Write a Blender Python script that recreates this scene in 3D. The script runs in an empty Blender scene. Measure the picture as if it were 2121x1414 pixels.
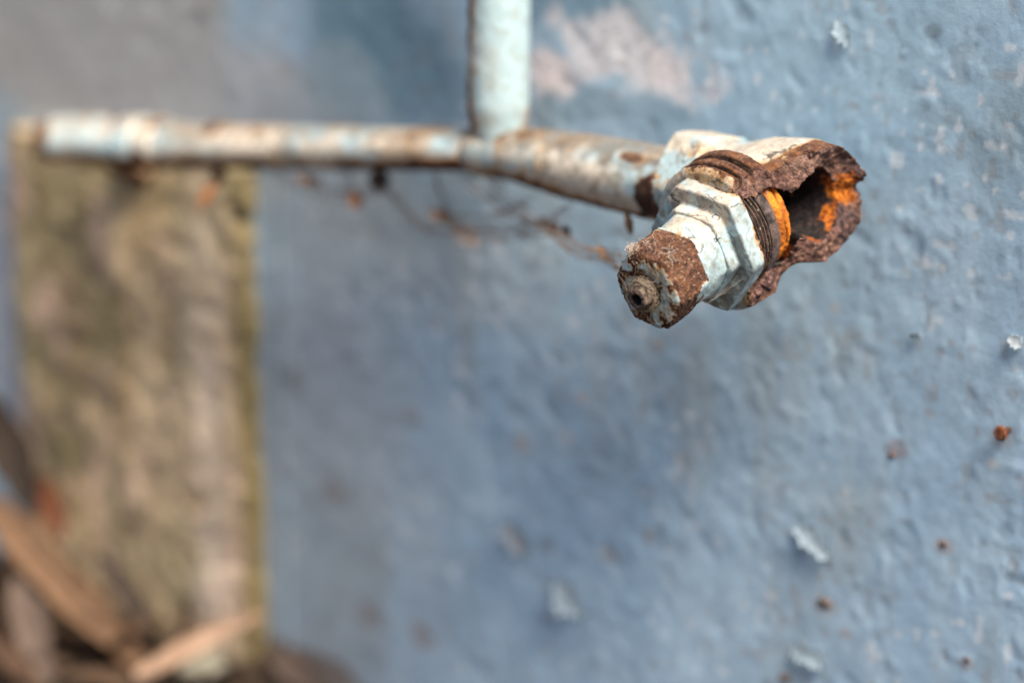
import bpy, math, random
import numpy as np
from mathutils import Vector, Matrix

random.seed(7)
RNG = np.random.default_rng(11)
SC = bpy.context.scene
COL = SC.collection

# ------------------------------------------------------------------ camera
YAW, PITCH, LENS, FOCUS = math.radians(43), math.radians(15), 85.0, 0.703
FPX, CX, CY = LENS / 36.0 * 2121.0, 1060.5, 707.0
VALVE = np.array([0.0, -0.042, 0.0])           # where valve and pipe axes cross
FWD = np.array([-math.sin(YAW) * math.cos(PITCH), math.cos(YAW) * math.cos(PITCH), -math.sin(PITCH)])
RIGHT = np.array([math.cos(YAW), math.sin(YAW), 0.0])
UP = np.cross(RIGHT, FWD)
ZV = 0.726
CAM = VALVE - (RIGHT * ((1650 - CX) / FPX * ZV) + UP * (-(412 - CY) / FPX * ZV) + FWD * ZV)
cd = bpy.data.cameras.new('camera')
cam = bpy.data.objects.new('camera', cd)
COL.objects.link(cam)
cd.lens, cd.sensor_width, cd.sensor_fit = LENS, 36.0, 'HORIZONTAL'
cd.clip_start, cd.clip_end = 0.01, 200.0
cd.dof.use_dof = True
cd.dof.focus_distance = FOCUS
cd.dof.aperture_fstop = 3.6
cam.matrix_world = Matrix(((RIGHT[0], UP[0], -FWD[0], CAM[0]), (RIGHT[1], UP[1], -FWD[1], CAM[1]),
                           (RIGHT[2], UP[2], -FWD[2], CAM[2]), (0, 0, 0, 1)))
SC.camera = cam

# ------------------------------------------------------------------ light
SUN = np.array([0.58, -0.12, 0.80])
SUN = SUN / np.linalg.norm(SUN)
SUN_EL, SUN_ROT = math.asin(SUN[2]), math.atan2(SUN[0], SUN[1])
w = bpy.data.worlds.new('World')
SC.world = w
w.use_nodes = True
nt = w.node_tree
sky = nt.nodes.new('ShaderNodeTexSky')
sky.sky_type = 'NISHITA'
sky.sun_disc = False
sky.sun_elevation = SUN_EL
sky.sun_rotation = SUN_ROT
sky.air_density, sky.dust_density, sky.ozone_density = 1.0, 3.0, 1.0
nt.links.new(sky.outputs[0], nt.nodes['Background'].inputs[0])
nt.nodes['Background'].inputs[1].default_value = 0.068
ld = bpy.data.lights.new('sun', 'SUN')
ld.energy, ld.angle, ld.color = 4.3, math.radians(32), (1.0, 0.92, 0.80)
sun = bpy.data.objects.new('sun', ld)
COL.objects.link(sun)
sun.rotation_euler = Vector(SUN).to_track_quat('Z', 'Y').to_euler()
SC.view_settings.view_transform = 'Standard'
SC.view_settings.look = 'None'
SC.view_settings.gamma = 1.0
SC.view_settings.use_curve_mapping = False
SC.view_settings.exposure = 1.12
SC.render.engine = 'CYCLES'
SC.cycles.use_denoising = True
SC.cycles.max_bounces = 6

# ------------------------------------------------------------------ helpers
def at(px, py, z):
    """point of the place seen at photograph pixel (px, py), z metres along the view"""
    return CAM + (FWD + RIGHT * ((px - CX) / FPX) - UP * ((py - CY) / FPX)) * z

def on_wall(px, py, y=0.0):
    d = FWD + RIGHT * ((px - CX) / FPX) - UP * ((py - CY) / FPX)
    return CAM + d * ((y - CAM[1]) / d[1])

def sst(a, b, x):
    t = np.clip((x - a) / (b - a), 0, 1)
    return t * t * (3 - 2 * t)

def lerp(a, b, t):
    return np.asarray(a) * (1 - t[:, None]) + np.asarray(b) * t[:, None]

def _hash(ix, iy, iz, seed):
    h = (ix * 374761393 + iy * 668265263 + iz * 2147483647 + seed * 1274126177) & 0xFFFFFFFF
    h = ((h ^ (h >> 13)) * 1274126177) & 0xFFFFFFFF
    h = ((h ^ (h >> 16)) * 2246822519) & 0xFFFFFFFF
    return ((h ^ (h >> 15)) & 0xFFFFFF) / float(0xFFFFFF)

def vn(P, f, seed=0):
    """smooth value noise, 0..1"""
    q = P * f + 137.31
    i = np.floor(q).astype(np.int64)
    t = q - i
    t = t * t * t * (t * (t * 6 - 15) + 10)
    x, y, z = i[:, 0], i[:, 1], i[:, 2]
    tx, ty, tz = t[:, 0], t[:, 1], t[:, 2]
    r = 0
    for dx in (0, 1):
        for dy in (0, 1):
            for dz in (0, 1):
                wgt = (tx if dx else 1 - tx) * (ty if dy else 1 - ty) * (tz if dz else 1 - tz)
                r = r + wgt * _hash(x + dx, y + dy, z + dz, seed)
    return r

def fbm(P, f, o=4, seed=0, g=0.5):
    a, s, n = 1.0, 0.0, 0.0
    for k in range(o):
        s = s + a * vn(P, f * 2.03 ** k, seed + 17 * k)
        n += a
        a *= g
    return s / n

def ridge(P, f, o=3, seed=0):
    return 1 - np.abs(fbm(P, f, o, seed) * 2 - 1)

def normals(V, Fq):
    n = np.zeros_like(V)
    a = V[Fq[:, 0]]
    c = V[Fq[:, 2]]
    b = V[Fq[:, 1]]
    d = V[Fq[:, 3]] if Fq.shape[1] == 4 else a
    fn = np.cross(c - a, d - b) if Fq.shape[1] == 4 else np.cross(b - a, c - a)
    for k in range(Fq.shape[1]):
        np.add.at(n, Fq[:, k], fn)
    return n / (np.linalg.norm(n, axis=1)[:, None] + 1e-20)

def mesh(name, V, Fq, mat, parent=None, col=None, rust=None, smooth=True):
    me = bpy.data.meshes.new(name)
    V = np.ascontiguousarray(V, dtype=np.float32)
    Fq = np.ascontiguousarray(Fq, dtype=np.int32)
    k = Fq.shape[1]
    me.vertices.add(len(V))
    me.vertices.foreach_set('co', V.ravel())
    me.loops.add(Fq.size)
    me.loops.foreach_set('vertex_index', Fq.ravel())
    me.polygons.add(len(Fq))
    me.polygons.foreach_set('loop_start', np.arange(0, Fq.size, k, dtype=np.int32))
    me.polygons.foreach_set('loop_total', np.full(len(Fq), k, dtype=np.int32))
    me.polygons.foreach_set('use_smooth', np.full(len(Fq), smooth, dtype=bool))
    me.update(calc_edges=True)
    if col is not None:
        at_ = me.attributes.new('tint', 'FLOAT_COLOR', 'POINT')
        at_.data.foreach_set('color', np.c_[np.clip(col, 0, 1), np.ones(len(V))].astype(np.float32).ravel())
    if rust is not None:
        at_ = me.attributes.new('rust', 'FLOAT', 'POINT')
        at_.data.foreach_set('value', np.asarray(rust, dtype=np.float32))
    me.materials.append(mat)
    o = bpy.data.objects.new(name, me)
    COL.objects.link(o)
    if parent is not None:
        o.parent = parent
    return o

def tag(o, label, cat, group=None):
    o['label'] = label
    o['category'] = cat
    if group:
        o['group'] = group
    return o

def empty(name, loc=(0, 0, 0)):
    o = bpy.data.objects.new(name, None)
    COL.objects.link(o)
    o.location = loc
    o.empty_display_size = 0.01
    return o

def grid_faces(nu, nv, wrap_v=False):
    """rows nu, columns nv"""
    i, j = np.meshgrid(np.arange(nu - 1), np.arange(nv if wrap_v else nv - 1), indexing='ij')
    j2 = (j + 1) % nv
    return np.stack([i * nv + j, i * nv + j2, (i + 1) * nv + j2, (i + 1) * nv + j], -1).reshape(-1, 4)

def resample(pts, ds):
    pts = np.asarray(pts, float)
    seg = np.hypot(np.diff(pts[:, 0]), np.diff(pts[:, 1]))
    L = np.r_[0, np.cumsum(seg)]
    t = np.linspace(0, L[-1], max(2, int(L[-1] / ds) + 1))
    out = np.stack([np.interp(t, L, pts[:, k]) for k in range(pts.shape[1])], 1)
    for _ in range(2):                                   # soften the profile corners a little
        m = out.copy()
        m[1:-1] = 0.25 * out[:-2] + 0.5 * out[1:-1] + 0.25 * out[2:]
        out = m
    return out

def hexr(th, phase, p=16):
    s = 0
    for k in range(3):
        s = s + np.abs(np.cos(th - phase - math.radians(30 + 60 * k))) ** p
    return math.cos(math.radians(30)) * s ** (-1 / p)

def tube(points, radii, n=8):
    """closed-profile tube along points: returns verts, quads"""
    P = np.asarray(points, float)
    R = np.broadcast_to(np.asarray(radii, float), (len(P),))
    T = np.gradient(P, axis=0)
    T /= np.linalg.norm(T, axis=1)[:, None] + 1e-12
    ref = np.array([0, 0, 1.0]) if abs(T[0, 2]) < 0.9 else np.array([1.0, 0, 0])
    N = np.cross(T, ref)
    N /= np.linalg.norm(N, axis=1)[:, None] + 1e-12
    B = np.cross(T, N)
    a = np.linspace(0, 2 * np.pi, n, endpoint=False)
    V = P[:, None] + R[:, None, None] * (np.cos(a)[None, :, None] * N[:, None] + np.sin(a)[None, :, None] * B[:, None])
    return V.reshape(-1, 3), grid_faces(len(P), n, True)[:, ::-1]

def join(parts):
    Vs, Fs, k = [], [], 0
    for V, Fq in parts:
        Vs.append(V)
        Fs.append(Fq + k)
        k += len(V)
    return np.concatenate(Vs), np.concatenate(Fs)

# ------------------------------------------------------------------ materials
def new_mat(name):
    m = bpy.data.materials.new(name)
    m.use_nodes = True
    t = m.node_tree
    b = t.nodes['Principled BSDF']
    return m, t, b

def surface_mat(name, grain_scale, grain_mix, bumps, rough_paint, rough_rust=0.9, spec=0.4):
    """vertex tint x fine grain, with bump at several scales; the rust attribute raises bump and roughness"""
    m, t, b = new_mat(name)
    N, L = t.nodes.new, t.links.new
    ta = N('ShaderNodeAttribute'); ta.attribute_name = 'tint'
    ra = N('ShaderNodeAttribute'); ra.attribute_name = 'rust'
    tc = N('ShaderNodeTexCoord')
    n1 = N('ShaderNodeTexNoise')
    n1.inputs['Scale'].default_value = grain_scale
    n1.inputs['Detail'].default_value = 6
    n1.inputs['Roughness'].default_value = 0.7
    L(tc.outputs['Object'], n1.inputs['Vector'])
    mr = N('ShaderNodeMapRange')
    mr.inputs[1].default_value, mr.inputs[2].default_value = 0.3, 0.7
    L(n1.outputs[0], mr.inputs[0])
    amt = N('ShaderNodeMath'); amt.operation = 'MULTIPLY_ADD'
    L(ra.outputs['Fac'], amt.inputs[0])
    amt.inputs[1].default_value = grain_mix[1] - grain_mix[0]
    amt.inputs[2].default_value = grain_mix[0]
    lo = N('ShaderNodeMath'); lo.operation = 'SUBTRACT'
    lo.inputs[0].default_value = 1
    L(amt.outputs[0], lo.inputs[1])
    hi = N('ShaderNodeMath'); hi.operation = 'ADD'
    hi.inputs[0].default_value = 1
    L(amt.outputs[0], hi.inputs[1])
    L(lo.outputs[0], mr.inputs[3])
    L(hi.outputs[0], mr.inputs[4])
    mul = N('ShaderNodeVectorMath'); mul.operation = 'SCALE'
    L(ta.outputs['Color'], mul.inputs[0])
    L(mr.outputs[0], mul.inputs['Scale'])
    L(mul.outputs[0], b.inputs['Base Color'])
    rr = N('ShaderNodeMapRange')
    rr.inputs[3].default_value, rr.inputs[4].default_value = rough_paint, rough_rust
    L(ra.outputs['Fac'], rr.inputs[0])
    L(rr.outputs[0], b.inputs['Roughness'])
    b.inputs['Specular IOR Level'].default_value = spec
    prev = None
    for sc, dist, sp, sr in bumps:
        nb = N('ShaderNodeTexNoise')
        nb.inputs['Scale'].default_value = sc
        nb.inputs['Detail'].default_value = 5
        nb.inputs['Roughness'].default_value = 0.65
        L(tc.outputs['Object'], nb.inputs['Vector'])
        bp = N('ShaderNodeBump')
        bp.inputs['Distance'].default_value = dist
        st = N('ShaderNodeMapRange')
        st.inputs[3].default_value, st.inputs[4].default_value = sp, sr
        L(ra.outputs['Fac'], st.inputs[0])
        L(st.outputs[0], bp.inputs['Strength'])
        L(nb.outputs[0], bp.inputs['Height'])
        if prev is not None:
            L(prev.outputs[0], bp.inputs['Normal'])
        prev = bp
    L(prev.outputs[0], b.inputs['Normal'])
    return m

M_metal = surface_mat('old_painted_iron', 900, (0.10, 0.55), [(350, 0.0012, 0.12, 0.8), (1400, 0.0006, 0.10, 0.9)], 0.42)
M_pipe = surface_mat('old_painted_pipe', 500, (0.10, 0.45), [(200, 0.002, 0.15, 0.7), (900, 0.0008, 0.1, 0.8)], 0.42)
M_wall = surface_mat('blue_wall_paint', 420, (0.09, 0.3), [(160, 0.0020, 0.12, 0.5), (600, 0.0007, 0.15, 0.5)], 0.65, 0.95, 0.35)
M_pier = surface_mat('bare_mossy_render', 160, (0.22, 0.35), [(90, 0.006, 0.5, 0.8), (420, 0.002, 0.5, 0.8)], 0.95, 0.95, 0.2)
M_leaf = surface_mat('dry_leaf', 220, (0.22, 0.4), [(150, 0.002, 0.4, 0.6)], 0.7, 0.85, 0.3)
M_soil = surface_mat('dark_soil', 120, (0.4, 0.5), [(60, 0.01, 0.8, 1.0)], 0.95, 0.95, 0.2)

def web_mat(name, c, alpha):
    m, t, b = new_mat(name)
    b.inputs['Base Color'].default_value = (*c, 1)
    b.inputs['Roughness'].default_value = 0.6
    b.inputs['Alpha'].default_value = alpha
    n = t.nodes.new('ShaderNodeTexNoise')
    n.inputs['Scale'].default_value = 800
    r = t.nodes.new('ShaderNodeMapRange')
    r.inputs[3].default_value, r.inputs[4].default_value = 0.5, 1.3
    s = t.nodes.new('ShaderNodeVectorMath'); s.operation = 'SCALE'
    s.inputs[0].default_value = c
    t.links.new(n.outputs[0], r.inputs[0])
    t.links.new(r.outputs[0], s.inputs['Scale'])
    t.links.new(s.outputs[0], b.inputs['Base Color'])
    return m

M_web = web_mat('dusty_cobweb', (0.36, 0.27, 0.19), 1.0)
M_silk = web_mat('pale_silk', (0.70, 0.64, 0.56), 0.40)

# ------------------------------------------------------------------ ground
GROUND_Z = float(on_wall(600, 1395)[2])
def graded(lo, hi, fine_lo, fine_hi, step_lo, step_hi):
    """grid lines: dense between fine_lo and fine_hi, ever wider outside"""
    xs, x = [], fine_lo
    while x < fine_hi:
        xs.append(x)
        t = (x - fine_lo) / (fine_hi - fine_lo)
        x += step_lo * (1 - t) + step_hi * t
    s, x, left = step_lo, fine_lo, []
    while x > lo:
        s *= 1.35
        x -= s
        left.append(max(x, lo))
    s, x = step_hi, xs[-1]
    while x < hi:
        s *= 1.35
        x += s
        xs.append(min(x, hi))
    return np.array(left[::-1] + xs)

gx = graded(-40, 40, -0.75, 0.1, 0.006, 0.01)
gy = graded(-40, 0.02, -0.35, 0.0, 0.006, 0.006)
GX, GY = np.meshgrid(gx, gy, indexing='ij')
P = np.stack([GX.ravel(), GY.ravel(), np.zeros(GX.size)], 1)
hz = (fbm(P, 35, 4, 3) - 0.5) * 0.022 + (fbm(P, 8, 2, 5) - 0.5) * 0.03
cg = lerp((0.020, 0.013, 0.009), (0.055, 0.036, 0.024), sst(0.35, 0.7, fbm(P, 60, 3, 9)))
P[:, 2] = GROUND_Z + hz
ground = mesh('ground', P, grid_faces(len(gx), len(gy)), M_soil, None, cg, np.ones(len(P)))
ground['kind'] = 'structure'

# ------------------------------------------------------------------ the wall
wx = graded(-3.0, 2.2, -0.56, 0.13, 0.0022, 0.00075)
wz = graded(GROUND_Z - 0.08, 1.6, -0.30, 0.12, 0.0014, 0.0012)
WX, WZ = np.meshgrid(wx, wz, indexing='ij')
P = np.stack([WX.ravel(), np.zeros(WX.size), WZ.ravel()], 1)
near = sst(1.5, 0.3, np.abs(P[:, 0]) + np.abs(P[:, 2]))
# brushed lumps running down to the right
c_, s_ = math.cos(math.radians(42)), math.sin(math.radians(42))
Q = np.stack([(P[:, 0] * c_ - P[:, 2] * s_) * 0.7, P[:, 1], (P[:, 0] * s_ + P[:, 2] * c_) * 1.15], 1)
h = (fbm(Q, 120, 2, 21) - 0.5) * 0.00030 + (fbm(P, 40, 2, 22) - 0.5) * 0.0006 + (fbm(P, 420, 2, 24) - 0.5) * 0.00012 + (fbm(P, 190, 2, 25) - 0.5) * 0.00018
pit = sst(0.70, 0.80, fbm(Q, 110, 2, 40))
lump = sst(0.72, 0.80, vn(P, 210, 41)) * sst(0.45, 0.6, vn(P, 60, 42))
chipn = fbm(P, 230, 3, 44)
chip_ = sst(0.62, 0.645, chipn) * sst(0.5, 0.62, fbm(P, 45, 2, 45))       # tiny spots where a paint layer has come off
h = h - pit * 0.0003 + lump * 0.0002 - chip_ * 0.00015
n_big, n_mid, n_fine = fbm(P, 14, 3, 50), fbm(P, 55, 3, 51), fbm(P, 210, 3, 52)
streak = fbm(P * np.array([1, 1, 0.16]), 75, 3, 53)
col = lerp((0.235, 0.335, 0.420), (0.290, 0.390, 0.465), sst(0.3, 0.7, n_mid * 0.6 + streak * 0.4))
col = lerp(col, (0.235, 0.275, 0.285), 0.65 * sst(0.50, 0.72, n_big * 0.6 + streak * 0.4))
rust = np.zeros(len(P))
def blob(px, py, rx, ry, c, amt, warp=0.9, f=60, seed=0, soft=0.2):
    """a stain, patch, bare spot or painted shade with a ragged edge, on the wall behind photograph pixel (px, py)"""
    global col
    cpt = on_wall(px, py)
    z = float(np.dot(cpt - CAM, FWD))
    ax, az = rx * z / FPX / math.cos(YAW), ry * z / FPX
    d = np.sqrt(((P[:, 0] - cpt[0]) / ax) ** 2 + ((P[:, 2] - cpt[2]) / az) ** 2)
    d = d + (fbm(P, f, 4, 60 + seed) - 0.5) * 2 * warp
    k = sst(0.95 + soft, 0.95 - soft, d) * amt
    col = lerp(col, c, k)
    return k
blob(1750, 150, 520, 330, (0.235, 0.345, 0.405), 0.45, 0.8, 18, 30, 0.5)
blob(690, 950, 270, 620, (0.255, 0.285, 0.31), 0.5, 0.9, 16, 31, 0.5)
blob(150, 60, 420, 240, (0.275, 0.255, 0.225), 0.85, 0.6, 25, 1, 0.4)
blob(420, 190, 330, 130, (0.29, 0.285, 0.28), 0.65, 0.7, 25, 2, 0.4)
blob(800, 60, 190, 170, (0.095, 0.165, 0.205), 0.88, 0.7, 22, 3, 0.35)
blob(930, 190, 90, 60, (0.12, 0.20, 0.25), 0.6, 0.7, 30, 4)
blob(1180, 20, 120, 60, (0.11, 0.19, 0.25), 0.7, 0.9, 40, 14)
blob(1270, 220, 170, 50, (0.16, 0.23, 0.27), 0.6, 0.8, 40, 15)
blob(700, 220, 110, 120, (0.24, 0.29, 0.31), 0.55, 0.7, 30, 5)
blob(650, 600, 150, 330, (0.245, 0.265, 0.28), 0.6, 1.0, 22, 6, 0.5)
blob(650, 1130, 150, 330, (0.19, 0.215, 0.23), 0.65, 1.0, 22, 7, 0.5)
blob(860, 520, 230, 130, (0.235, 0.265, 0.285), 0.55, 0.9, 22, 16, 0.5)  # grey zone below the left pipe, its soft shadow painted in
blob(620, 1410, 160, 70, (0.12, 0.08, 0.055), 0.8, 0.8, 40, 17)
blob(8, 620, 70, 300, (0.27, 0.265, 0.275), 0.8, 0.4, 25, 18, 0.3)
blob(2085, 240, 70, 130, (0.165, 0.225, 0.255), 0.6, 1.2, 60, 19, 0.4)
blob(1960, 250, 60, 40, (0.18, 0.24, 0.27), 0.45, 1.2, 60, 20, 0.4)
k1 = blob(1275, 130, 140, 66, (0.55, 0.50, 0.49), 0.75, 1.7, 70, 8, 0.4) * 0.5
k2 = blob(1150, 155, 50, 45, (0.62, 0.53, 0.50), 0.85, 0.9, 80, 9, 0.4) * 0.4
blob(1390, 145, 40, 40, (0.60, 0.54, 0.52), 0.6, 0.8, 80, 10)
h = h - 0.0003 * np.clip(k1 + k2, 0, 1)
for px, py, r, c in ((415, 38, 20, (0.05, 0.045, 0.045)), (1080, 920, 18, (0.45, 0.36, 0.31)), (1110, 760, 30, (0.19, 0.24, 0.30)),
                     (1165, 825, 24, (0.20, 0.25, 0.30)), (600, 780, 34, (0.15, 0.14, 0.13)), (875, 1322, 30, (0.20, 0.14, 0.11)),
                     (770, 1275, 30, (0.16, 0.12, 0.10)), (1205, 825, 16, (0.30, 0.22, 0.18)), (1410, 950, 20, (0.18, 0.17, 0.17)),
                     (1360, 715, 14, (0.24, 0.17, 0.13)), (1855, 930, 20, (0.17, 0.10, 0.09)), (1935, 65, 13, (0.06, 0.075, 0.085)),
                     (1925, 855, 12, (0.20, 0.16, 0.13)), (700, 1015, 34, (0.16, 0.15, 0.14)), (1175, 905, 20, (0.40, 0.36, 0.34)),
                     (1730, 640, 12, (0.42, 0.38, 0.36)), (2055, 960, 14, (0.50, 0.45, 0.42)), (1265, 1150, 16, (0.25, 0.19, 0.16)),
                     (1345, 1110, 14, (0.22, 0.18, 0.16)), (1750, 1310, 14, (0.24, 0.18, 0.15)), (1708, 1254, 24, (0.25, 0.20, 0.17)), (1953, 1132, 18, (0.25, 0.20, 0.17)), (2003, 1374, 18, (0.24, 0.20, 0.18)), (2076, 905, 24, (0.20, 0.20, 0.20)), (1130, 1125, 18, (0.18, 0.19, 0.22)),  # the grey spot below left of the nail paints its cast shadow
                     (850, 860, 22, (0.20, 0.19, 0.18)), (1240, 700, 18, (0.36, 0.40, 0.46)), (830, 640, 26, (0.36, 0.42, 0.47))):
    blob(px, py, r, r, c, 0.55, 0.7, 110, px % 31, 0.4)
# scattered small specks
speck = sst(0.735, 0.78, vn(P, 260, 77)) * sst(0.5, 0.62, vn(P, 40, 78))
col = lerp(col, (0.20, 0.155, 0.125), speck * 0.3)
pale = sst(0.76, 0.80, vn(P, 300, 79)) * sst(0.5, 0.6, vn(P, 33, 80))
col = lerp(col, (0.48, 0.50, 0.51), pale * 0.6)
col = lerp(col, (0.155, 0.195, 0.215), pit * 0.15)
col = lerp(col, (0.20, 0.225, 0.235), chip_ * 0.35)
col = np.array((1.50, 1.50, 1.53)) * col * (0.86 + 0.28 * n_fine)[:, None]
V = P.copy()
V[:, 1] = -h * near
front_n = len(V)
nu, nv = len(wx), len(wz)
Fq = grid_faces(nu, nv)
# give the wall its thickness: a back sheet and four sides
rim = np.r_[np.arange(nu) * nv, (nu - 1) * nv + np.arange(1, nv), (np.arange(nu - 1)[::-1]) * nv + nv - 1, np.arange(1, nv - 1)[::-1]]
back = V[rim].copy()
back[:, 1] = 0.22
m_ = len(rim)
ii = np.arange(m_)
side = np.stack([rim[ii], front_n + ii, front_n + (ii + 1) % m_, rim[(ii + 1) % m_]], 1)
V = np.r_[V, back]
wall = mesh('painted_wall', V, np.r_[Fq, side], M_wall, None, np.r_[col, np.tile([[0.3, 0.38, 0.43]], (m_, 1))],
            np.r_[np.clip(k1 + k2, 0, 1), np.zeros(m_)])
tag(wall, 'old pale blue painted wall with stains, specks and peeling paint behind the pipe', 'wall')

def blade(p0, p1, width, nrm, sag=0.0, fold=0.25, curl=0.0, taper=(0.15, 0.05), nl=22, nw=7, thick=0.0006, seed=0, rough=0.06, jag=0.12):
    """a thin leaf or flake from p0 to p1 with a folded midrib, a bend and real thickness"""
    p0, p1, nrm = (np.asarray(v, float) for v in (p0, p1, nrm))
    t = np.linspace(0, 1, nl)
    ax = p1 - p0
    L = np.linalg.norm(ax)
    ax = ax / L
    nrm = nrm - ax * np.dot(nrm, ax)
    nrm = nrm / np.linalg.norm(nrm)
    sd = np.cross(ax, nrm)
    wprof = np.clip(np.minimum(t / 0.35, 1) ** 0.6 * np.minimum((1 - t) / 0.45, 1) ** 0.7, 0, 1)
    wprof = width * 0.5 * (taper[0] * (1 - t) + taper[1] * t + (1 - (taper[0] * (1 - t) + taper[1] * t)) * wprof)
    s = np.linspace(-1, 1, nw)
    rr = np.random.default_rng(seed)
    wob = np.interp(t, np.linspace(0, 1, 7), rr.uniform(-1, 1, 7)) * rough * width
    edge = 1 + rr.uniform(-jag, jag, (nl, 1)) * np.abs(s)[None, :] ** 3
    base = p0 + ax * (t * L)[:, None] + nrm * (sag * L * 4 * t * (1 - t) + curl * L * t ** 3)[:, None] + sd * wob[:, None]
    X = base[:, None] + sd * (wprof[:, None] * s * edge)[..., None] + nrm * ((np.abs(s)[None, :] ** 1.3) * wprof[:, None] * fold)[..., None]
    top = X.reshape(-1, 3)
    bot = (X - nrm * thick).reshape(-1, 3)
    Fa = grid_faces(nl, nw)
    n = len(top)
    rm = np.r_[np.arange(nl) * nw, (nl - 1) * nw + np.arange(1, nw), (np.arange(nl - 1)[::-1]) * nw + nw - 1, np.arange(1, nw - 1)[::-1]]
    sidef = np.stack([rm, np.roll(rm, -1), np.roll(rm, -1) + n, rm + n], 1)
    return np.r_[top, bot], np.r_[Fa[:, ::-1], Fa + n, sidef], np.r_[np.tile(s, nl), np.tile(s, nl)]

# curled flakes of paint standing off the wall (parts of it)
def wall_flake(px0, py0, px1, py1, wpx, c, lift, seed):
    a, b = on_wall(px0, py0), on_wall(px1, py1)
    z = float(np.dot(a - CAM, FWD))
    a, b = a + np.array([0, -0.0012, 0]), b + np.array([0, -0.0016, 0])
    V, Fq, s = blade(a, b, wpx * z / FPX * 1.15, (0.25, -1, 0.15), lift * 0.6, 0.15, 0.04, (0.5, 0.4), 16, 7, 0.0005, seed, 0.14, 0.45)
    V[:, 1] = np.minimum(V[:, 1], -0.0004)
    cc = np.tile(np.array(c), (len(V), 1)) * (0.72 + 0.25 * vn(V, 600, seed))[:, None]
    mesh('paint_flake', V, Fq, M_wall, wall, cc, np.zeros(len(V)))
for k, (a, b, c, d, wp, cl, lf) in enumerate((
        (1655, 1085, 1725, 1150, 34, (0.36, 0.45, 0.51), 0.10), (1155, 1205, 1212, 1272, 46, (0.36, 0.44, 0.50), 0.10),
        (1650, 1335, 1712, 1375, 34, (0.34, 0.43, 0.49), 0.10), 
        (1738, 40, 1762, 95, 26, (0.34,0.44,0.5), 0.06), (2096, 695, 2122, 716, 26, (0.5,0.56,0.6), 0.12),
        (1052, 1085, 1092, 1140, 44, (0.27, 0.30, 0.34), 0.08), 
        
        (1890, 700, 1912, 690, 16, (0.33,0.42,0.49), 0.06))):
    wall_flake(a, b, c, d, wp, cl, lf, 300 + k)

def lumpy(center, rad, seed, squash=(1, 1, 1), n=14, amp=0.35):
    a = np.linspace(0, np.pi, n)
    b = np.linspace(0, 2 * np.pi, n * 2, endpoint=False)
    A, B = np.meshgrid(a, b, indexing='ij')
    D = np.stack([np.sin(A) * np.cos(B), np.sin(A) * np.sin(B), np.cos(A)], -1).reshape(-1, 3)
    r = rad * (1 + (fbm(D + seed * 3.7, 1.6, 3, seed) - 0.5) * 2 * amp)
    return D * r[:, None] * np.asarray(squash) + np.asarray(center), grid_faces(n, 2 * n, True)

# the rusty nail at the right edge
nail_p = on_wall(2090, 890)
nail = empty('rusty_nail', nail_p + np.array([0, -0.0055, 0]))
tag(nail, 'small rusty nail driven into the blue wall at the right edge', 'nail')
prof = resample([(-0.0, 0), (0.0, 1.9), (0.3, 2.3), (1.0, 2.35), (1.3, 1.9), (1.35, 0.95), (1.5, 0.9)], 0.12)
def polar_xyz(prof, n, axis='-Y'):
    th = np.linspace(0, 2 * np.pi, n, endpoint=False)
    S, R = prof[:, 0], prof[:, 1]
    return np.stack([R[:, None] * np.cos(th), np.broadcast_to(S[:, None], (len(S), n)), R[:, None] * np.sin(th)], -1).reshape(-1, 3)
V = polar_xyz(prof, 28)
V = V + (fbm(V, 1.6, 3, 5) - 0.5)[:, None] * 0.8 * V / (np.linalg.norm(V, axis=1)[:, None] + 0.3)
cn = lerp((0.075, 0.028, 0.015), (0.30, 0.10, 0.04), sst(0.35, 0.65, fbm(V, 1.1, 3, 6)))
mesh('nail_head', V * 0.001, grid_faces(len(prof), 28, True), M_metal, nail, cn, np.ones(len(V)))
V, Fq = tube([(0, 0.0012, 0), (0, 0.004, 0.0001), (0.0001, 0.012, 0.0002)], 0.0010, 10)
mesh('shank', V, Fq, M_metal, nail, np.tile([[0.09, 0.04, 0.025]], (len(V), 1)), np.ones(len(V)))

# grit stuck to the wall (parts of it)
for k, (px, py, r, c) in enumerate(((1710, 1248, 15, (0.21, 0.155, 0.125)), (1955, 1126, 9, (0.22, 0.15, 0.12)),
                                    (1848, 942, 9, (0.17, 0.115, 0.10)), (2004, 1366, 9, (0.20, 0.165, 0.15)),
                                    (1627, 1402, 13, (0.22, 0.17, 0.14)), (1055, 1100, 15, (0.20, 0.15, 0.12)))):
    p = on_wall(px, py)
    z = float(np.dot(p - CAM, FWD))
    V, Fq = lumpy((0, 0, 0), 0.85 * r * z / FPX, 40 + k, (1.15, 0.35, 0.9), 14, 0.6)
    V = V + p + np.array([0, -0.08 * r * z / FPX, 0])
    mesh('grit', V, Fq, M_soil, wall, np.tile([c], (len(V), 1)), np.zeros(len(V)))

# ------------------------------------------------------------------ bare pier under the left end of the pipe
PR = 0.010
pa, pb = on_wall(22, 600, -PR), on_wall(508, 800, -PR)
ptop = float(on_wall(300, 322, -PR)[2])
px0, px1 = float(pa[0]), float(pb[0])
nx_, nz_ = 90, 190
xs, zs = np.linspace(px0, px1, nx_), np.linspace(GROUND_Z - 0.05, ptop, nz_)
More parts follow.
